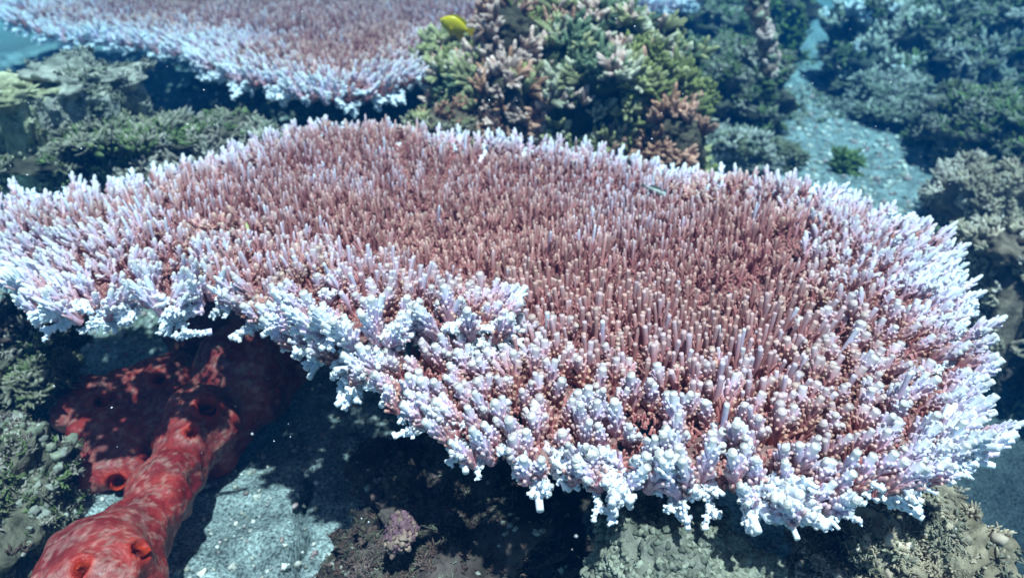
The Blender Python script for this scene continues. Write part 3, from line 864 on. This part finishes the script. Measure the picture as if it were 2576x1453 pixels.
# upright dead branch at the top
b = Buf()
p0, p1 = A(1930, 190, 1.98), A(1912, -60, 2.02)
k = 24
ts = np.linspace(0, 1, k)
path = np.array([p0 + (p1 - p0) * t + np.array([.012 * math.sin(t * 7), 0, 0]) for t in ts])
b.add(*tube(path, .020 + .005 * np.sin(ts * 23), 12, [(t, .3, 0) for t in ts]))
V, F, ch = b.arr()
V = V + fbm(V, 60, 3, 9)[:, None] * .008
root = thing('dead_branch', 'thin upright dead branch crusted with pinkish knobs at the top edge', 'dead coral', p0)
o = obj('stem', mesh_from('stem', V, F, lerp(np.array([.1, .08, .06]), np.array([.3, .22, .18]), (fbm(V, 40, 2, 5) * .5 + .5)[:, None])), M_ROCK, root)
r = np.random.default_rng(5); n = 130
i = r.uniform(0, k - 1, n); q = np.stack([np.interp(i, np.arange(k), path[:, a]) for a in range(3)], 1)
az = r.uniform(0, 6.28, n); o3 = np.stack([np.cos(az), np.sin(az), az * 0], 1)
V, F, c = instance(P_KNOB, q + o3 * .02, o3, r.uniform(.006, .014, n), pal_col([((.2, .14, .12), (.55, .42, .38)), ((.12, .12, .08), (.35, .36, .26))]), np.stack([r.random(n), r.random(n)], 1), r)
obj('crust', mesh_from('crust', V, F, c), M_TURF, root, 'stuff')

# ------------------------------------------------------------------ red sponge
def sponge_tubes():
    b = Buf()
    def lobe(pts, n=40, sides=28):
        q = np.array([np.r_[P(x, y, z), rr * np.linalg.norm(P(x, y, z) - CAM) / 1288 * TANH * 1.0] for x, y, z, rr in pts])
        s = np.r_[0, np.cumsum(np.linalg.norm(np.diff(q[:, :3], axis=0), axis=1))]
        # smooth resample
        tt = np.linspace(0, s[-1], n)
        qq = np.stack([np.interp(tt, s, q[:, a]) for a in range(4)], 1)
        for _ in range(4): qq[1:-1] = (qq[:-2] + qq[2:] + 2 * qq[1:-1]) / 4
        rr = qq[:, 3] * np.sqrt(np.clip(1 - np.clip((tt[0] + qq[0, 3] - tt) / qq[0, 3], 0, 1) ** 2, .02, 1)) * np.sqrt(np.clip(1 - np.clip((tt - tt[-1] + qq[-1, 3]) / qq[-1, 3], 0, 1) ** 2, .02, 1))
        rr *= 1 + .08 * np.sin(tt * 40)
        V, F, c = tube(qq[:, :3], rr, sides, [(0, 0, 0)] * n)
        V = np.vstack([V, qq[0, :3]]); m = len(V) - 1
        F = np.vstack([F, [((j + 1) % sides, j, m) for j in range(sides)]])
        b.add(V, F, np.zeros((len(V), 3)))
    lobe([(-40, 1850, -.20, 135), (125, 1640, -.21, 126), (250, 1465, -.225, 114), (330, 1340, -.235, 90), (395, 1240, -.245, 80), (458, 1155, -.255, 72), (510, 1080, -.26, 76), (570, 1000, -.245, 85)])
    lobe([(430, 1180, -0.330, 70), (520, 1080, -0.305, 95), (600, 975, -0.265, 110), (670, 860, -0.225, 115), (740, 780, -0.185, 100)])
    lobe([(120, 1050, -0.285, 50), (220, 1010, -0.285, 66), (350, 980, -0.285, 74), (520, 950, -0.285, 80)])
    lobe([(170, 1140, -0.285, 52), (280, 1100, -0.285, 70), (420, 1060, -0.285, 80), (520, 1030, -0.295, 70)])
    lobe([(165, 1190, -0.305, 34), (240, 1190, -0.305, 40), (380, 1160, -0.305, 50)])
    lobe([(430, 900, -0.325, 60), (500, 820, -0.285, 85), (590, 760, -0.245, 90)])
    lobe([(478, 985, -0.305, 40), (470, 935, -0.270, 26), (470, 925, -0.260, 18)])
    return b.arr()
V, F, _ = sponge_tubes()
tmp = obj('tmp', mesh_from('tmp', V, F))
md = tmp.modifiers.new('r', 'REMESH'); md.mode = 'VOXEL'; md.voxel_size = .0034
md2 = tmp.modifiers.new('s', 'SMOOTH'); md2.factor = .6; md2.iterations = 14
dg = bpy.context.evaluated_depsgraph_get()
ev = tmp.evaluated_get(dg); me = bpy.data.meshes.new_from_object(ev)
bpy.data.objects.remove(tmp)
nv = len(me.vertices); V = np.zeros(nv * 3, np.float32); me.vertices.foreach_get('co', V); V = V.reshape(-1, 3).astype(float)
N = np.zeros(nv * 3, np.float32); me.vertices.foreach_get('normal', N); N = N.reshape(-1, 3).astype(float)
V += N * (fbm(V, 10, 3, 5) * .026 + np.abs(fbm(V, 17, 2, 6)) * -.012 + fbm(V, 60, 2, 7) * .0015)[:, None]
# oscules: (px, py, radius in picture units)
def surf(px, py):
    rr = ray(px, py); rr /= np.linalg.norm(rr)
    t = (V - CAM) @ rr; dist = np.linalg.norm(V - CAM - t[:, None] * rr, axis=1)
    m = np.nonzero(dist < .008)[0]
    return m[np.argmin(t[m])] if len(m) else None
osc = []
for px, py, rp, tl in ((372, 1375, 32, .5), (290, 1225, 30, .8), (183, 1425, 26, .6), (330, 895, 20, .5), (395, 945, 20, .5), (530, 1012, 34, .6), (135, 1130, 16, .4), (480, 1072, 20, .5), (250, 1000, 16, .3)):
    i = surf(px, py)
    if i is None: continue
    c = V[i].copy(); nn = N[i] * 1.0 + np.array([0, 0, tl]); nn /= np.linalg.norm(nn)
    osc.append((c, nn, .72 * rp * np.linalg.norm(c - CAM) / 1288 * TANH))
red = np.zeros(nv); pit = np.zeros(nv)
for c, nn, R in osc:
    dv = V - c; h = dv @ nn; rad = np.linalg.norm(dv - h[:, None] * nn, axis=1)
    near = np.abs(h) < R * 2.0
    g = np.exp(-(rad / (R * 1.25)) ** 2) * near
    V += nn * (g * R * .55)[:, None]
    p = sstep(R * 1.0, R * .55, rad) * near
    V -= nn * (p * R * 2.8)[:, None]
    red = np.maximum(red, np.exp(-(rad / (R * 1.35)) ** 4) * near); pit = np.maximum(pit, p)
n1 = fbm(V, 22, 4, 8); vein = 1 - np.abs(fbm(V, 48, 4, 9, .6)) * 7
spk = sstep(.05, .3, fbm(V, 170, 2, 14)) * sstep(-.5, .2, fbm(V, 12, 2, 18)); V -= N * (spk * .0012)[:, None]
film = sstep(-.2, .5, fbm(V, 24, 5, 15, .65)) * .8
col = lerp(np.array([.17, .012, .012]), np.array([.31, .035, .028]), sstep(-.4, .4, n1)[:, None])
col = lerp(col, np.array([.38, .17, .15]), (film * .5)[:, None])
col = lerp(col, np.array([.50, .34, .28]), (np.clip(vein, 0, 1) * .42)[:, None])
col = lerp(col, np.array([.25, .015, .02]), (spk * .7)[:, None])
col = lerp(col, np.array([.50, .03, .012]), (red * .85)[:, None])
me.vertices.foreach_set('co', V.astype(np.float32).ravel())
a = me.color_attributes.new('Col', 'FLOAT_COLOR', 'POINT')
a.data.foreach_set('color', np.c_[col, np.ones(nv)].astype(np.float32).ravel())
me.polygons.foreach_set('use_smooth', np.ones(len(me.polygons), bool)); me.update()
sp = thing('sponge', 'lumpy red finger sponge in the lower left, front arm sunlit, the rest in shade', 'sponge', P(330, 1200, -.42))
obj('sponge_body', me, M_SPONGE, sp)
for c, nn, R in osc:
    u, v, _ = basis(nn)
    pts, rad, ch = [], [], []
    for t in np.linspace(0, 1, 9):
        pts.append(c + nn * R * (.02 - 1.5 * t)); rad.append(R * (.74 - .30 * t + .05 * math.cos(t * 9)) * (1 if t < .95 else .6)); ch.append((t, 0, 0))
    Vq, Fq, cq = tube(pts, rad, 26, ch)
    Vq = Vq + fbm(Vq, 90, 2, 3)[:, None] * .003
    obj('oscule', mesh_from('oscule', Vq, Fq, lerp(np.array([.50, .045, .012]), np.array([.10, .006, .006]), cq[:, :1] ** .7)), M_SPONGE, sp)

# ------------------------------------------------------------------ fish
def fish(name, label, pos, nose, up, L, prof, colf, fins, eye_r, eye_at, eye_col=(.01, .01, .01)):
    """local x: tail(0)->nose(1); prof: (x, half height, half width, z centre) in body lengths"""
    X_ = np.array(nose, float); X_ /= np.linalg.norm(X_)
    Z_ = np.array(up, float); Z_ -= X_ * (Z_ @ X_); Z_ /= np.linalg.norm(Z_); Y_ = np.cross(Z_, X_)
    B_ = np.stack([X_, Y_, Z_], 1) * L
    root = thing(name, label, 'fish', pos)
    pr = np.array(prof); xs = np.linspace(pr[0, 0], pr[-1, 0], 26)
    hh, hw, zc = (np.interp(xs, pr[:, 0], pr[:, i]) for i in (1, 2, 3))
    for _ in range(2): hh[1:-1] = (hh[:-2] + hh[2:] + 2 * hh[1:-1]) / 4; hw[1:-1] = (hw[:-2] + hw[2:] + 2 * hw[1:-1]) / 4
    m = 18; an = np.arange(m) / m * 2 * math.pi
    Vv = np.array([[xs[i], hw[i] * math.cos(a), zc[i] + hh[i] * math.sin(a)] for i in range(26) for a in an])
    Ff = [(i * m + j, i * m + (j + 1) % m, (i + 1) * m + (j + 1) % m, (i + 1) * m + j) for i in range(25) for j in range(m)]
    o = obj('body', mesh_from('body', (Vv - [.5, 0, 0]) @ B_.T, Ff, colf(Vv)), M_FISH); o.parent = root
    for fname, pts, y0, tilt in fins:
        p = np.array(pts, float); k = len(p)
        th = .006
        c_ = p.mean(0)
        lay = []
        for s in (-1, 1):
            lay.append(np.c_[p[:, 0], np.full(k, y0) + s * th * .5 + tilt * (np.abs(p[:, 1] - p[0, 1]) + np.abs(p[:, 0] - p[0, 0])), p[:, 1]])
        Vf = np.concatenate(lay); cen = np.stack([lay[0].mean(0), lay[1].mean(0)]); Vf = np.vstack([Vf, cen])
        Fq = []
        for j in range(k):
            j2 = (j + 1) % k
            Fq += [(j2, j, 2 * k), (k + j, k + j2, 2 * k + 1), (j, j2, k + j2), (j, k + j2, k + j)]
        f = obj(fname, mesh_from(fname, (Vf - [.5, 0, 0]) @ B_.T, Fq, colf(Vf, True), False), M_FISH); f.parent = root
    for s in (-1, 1):
        hwid = np.interp(eye_at[0], xs, hw); hhe = np.interp(eye_at[0], xs, hh)
        yy = hwid * math.sqrt(max(.05, 1 - (eye_at[1] / hhe) ** 2)) * .9
        V0, F0 = ICO[3]
        Ve = V0 * eye_r * [1, .5, 1] + [eye_at[0], s * yy, eye_at[1]]
        ce = np.where((np.hypot(V0[:, 0], V0[:, 2]) < .62)[:, None], np.array(eye_col), np.array([.35, .36, .2]))
        f = obj('eye', mesh_from('eye', (Ve - [.5, 0, 0]) @ B_.T, F0, ce), M_FISH); f.parent = root
    return root
DAM = [(0.18, .045, .03, -.01), (.30, .14, .05, -.01), (.45, .22, .075, -.01), (.62, .245, .09, 0), (.78, .21, .09, 0), (.90, .13, .07, 0), (.97, .055, .035, 0), (1.0, .01, .01, 0)]
DFINS = [('tail_fin', [(.22, .03), (.08, .10), (-.04, .13), (.0, .03), (-.02, -.01), (.0, -.05), (-.04, -.13), (.08, -.11), (.22, -.05)], 0, 0),
         ('dorsal_fin', [(.78, .19), (.66, .30), (.50, .30), (.34, .27), (.22, .20), (.26, .10), (.45, .18)], 0, 0),
         ('anal_fin', [(.50, -.18), (.42, -.32), (.28, -.34), (.20, -.20), (.26, -.10)], 0, 0),
         ('pelvic_fin', [(.68, -.20), (.60, -.38), (.56, -.34), (.58, -.20)], .02, 0),
         ('pectoral_fin', [(.72, -.02), (.58, .02), (.54, -.07), (.62, -.11)], .085, .12),
         ('pectoral_fin', [(.72, -.02), (.58, .02), (.54, -.07), (.62, -.11)], -.085, -.12)]
def yel(V, fin=False):
    c = lerp(np.array([.62, .50, .01]), np.array([.70, .36, .02]), sstep(.1, -.3, V[:, 2] + .25 * V[:, 0] - .1)[:, None])
    return c
pos = P(1148, 66, .20)
m = np.linalg.norm(pos - CAM) / 1288 * TANH
fish('yellow_fish', 'small bright yellow damselfish hovering over the far table coral, nose to the left', pos, (-.88, .1, .30), (.26, -.15, .95), 84 * m, DAM, yel, DFINS, .032, (.88, .04), (.02, .05, .01))
BLEN = [(0.05, .03, .02, 0), (.2, .055, .03, 0), (.45, .095, .06, 0), (.7, .12, .075, 0), (.85, .11, .07, 0), (.95, .06, .045, -.01), (1., .01, .01, -.02)]
BF = [('tail_fin', [(.08, .03), (-.08, .08), (-.1, 0), (-.08, -.08), (.08, -.03)], 0, 0),
      ('dorsal_fin', [(.80, .10), (.76, .22), (.66, .24), (.6, .2), (.52, .23), (.44, .19), (.36, .21), (.2, .14), (.14, .05), (.45, .08)], 0, 0),
      ('anal_fin', [(.5, -.08), (.42, -.16), (.2, -.12), (.2, -.04)], 0, 0),
      ('pectoral_fin', [(.74, -.04), (.6, .0), (.55, -.1), (.66, -.14)], .07, .2),
      ('pectoral_fin', [(.74, -.04), (.6, .0), (.55, -.1), (.66, -.14)], -.07, -.2)]
def ble(V, fin=False):
    s = sstep(.25, .5, fbm(V, 14, 2, 3))
    c = lerp(np.array([.34, .40, .36]), np.array([.46, .32, .32]), sstep(.06, -.06, V[:, 2])[:, None])
    return lerp(c, np.array([.07, .12, .06]), (s * .5)[:, None])
pos = P(1655, 484, .034); m = np.linalg.norm(pos - CAM) / 1288 * TANH
fish('spotted_fish', 'small grey green spotted fish resting on the branchlets near the back rim', pos, (.90, -.25, -.36), (.2, -.2, 1), 76 * m, BLEN, ble, BF, .03, (.88, .05))
CHR = [(0.16, .04, .02, 0), (.3, .12, .035, 0), (.5, .19, .055, 0), (.7, .19, .065, 0), (.86, .12, .05, 0), (.96, .05, .03, 0), (1., .01, .01, 0)]
def chrm(V, fin=False):
    c = np.tile(np.array([.42, .47, .18]), (len(V), 1))
    bar = ((V[:, 0] > .80) & (V[:, 0] < .88)) | (V[:, 0] < .20) | (V[:, 2] > .17)
    return np.where(bar[:, None], np.array([.015, .02, .05]), c)
pos = P(624, 572, .022); m = np.linalg.norm(pos - CAM) / 1288 * TANH
fish('yellow_black_fish', 'tiny pale yellow fish with black edging, diving nose down among the branchlets', pos, (.25, -.45, -.85), (-.85, -.4, .1), 46 * m, CHR, chrm, DFINS[:3], .04, (.84, .03))

# ------------------------------------------------------------------ motes in the water
r = np.random.default_rng(9); n = 260
V0, F0 = ICO[1]
q = np.array([CAM + ray(r.uniform(-100, 2676), r.uniform(-50, 1500)) * r.uniform(.45, 1.6) for _ in range(n)])
q = q[q[:, 2] > -.3]; n = len(q)
V, F, c = instance([(V0, F0, np.ones((len(V0), 3)))], q, r.normal(0, 1, (n, 3)), r.uniform(.00025, .0008, n)[:, None] * np.array([[1, 1, 1.6]]), lambda ch, e: ch * .75, np.zeros((n, 2)), r)
obj('suspended_particles', mesh_from('suspended_particles', V, F, c), M_CORAL, None, 'stuff')

# ------------------------------------------------------------------ water haze
import bmesh
bm = bmesh.new(); bmesh.ops.create_cube(bm, size=1.0)
for v in bm.verts: v.co = Vector((v.co.x * 34, 5 + v.co.y * 30, -1.2 + (v.co.z + .5) * 4.2 - 1.0))
me = bpy.data.meshes.new('haze'); bm.to_mesh(me); bm.free()
zmin = floor_z(xf, yf).min()
for v in me.vertices:
    v.co.z = (zmin - 1.0) if v.co.z < 0 else max(.8, float(zz.max()) + .1)
mh = bpy.data.materials.new('water_haze'); mh.use_nodes = True
t = mh.node_tree; t.nodes.remove(t.nodes['Principled BSDF'])
pv = t.nodes.new('ShaderNodeVolumePrincipled')
pv.inputs['Color'].default_value = (.000, .075, .24, 1)
pv.inputs['Absorption Color'].default_value = (0, .45, .8, 1)
pv.inputs['Density'].default_value = .25
pv.inputs['Anisotropy'].default_value = .2
t.links.new(pv.outputs[0], t.nodes['Material Output'].inputs['Volume'])
obj('haze', me, mh, None, 'stuff')
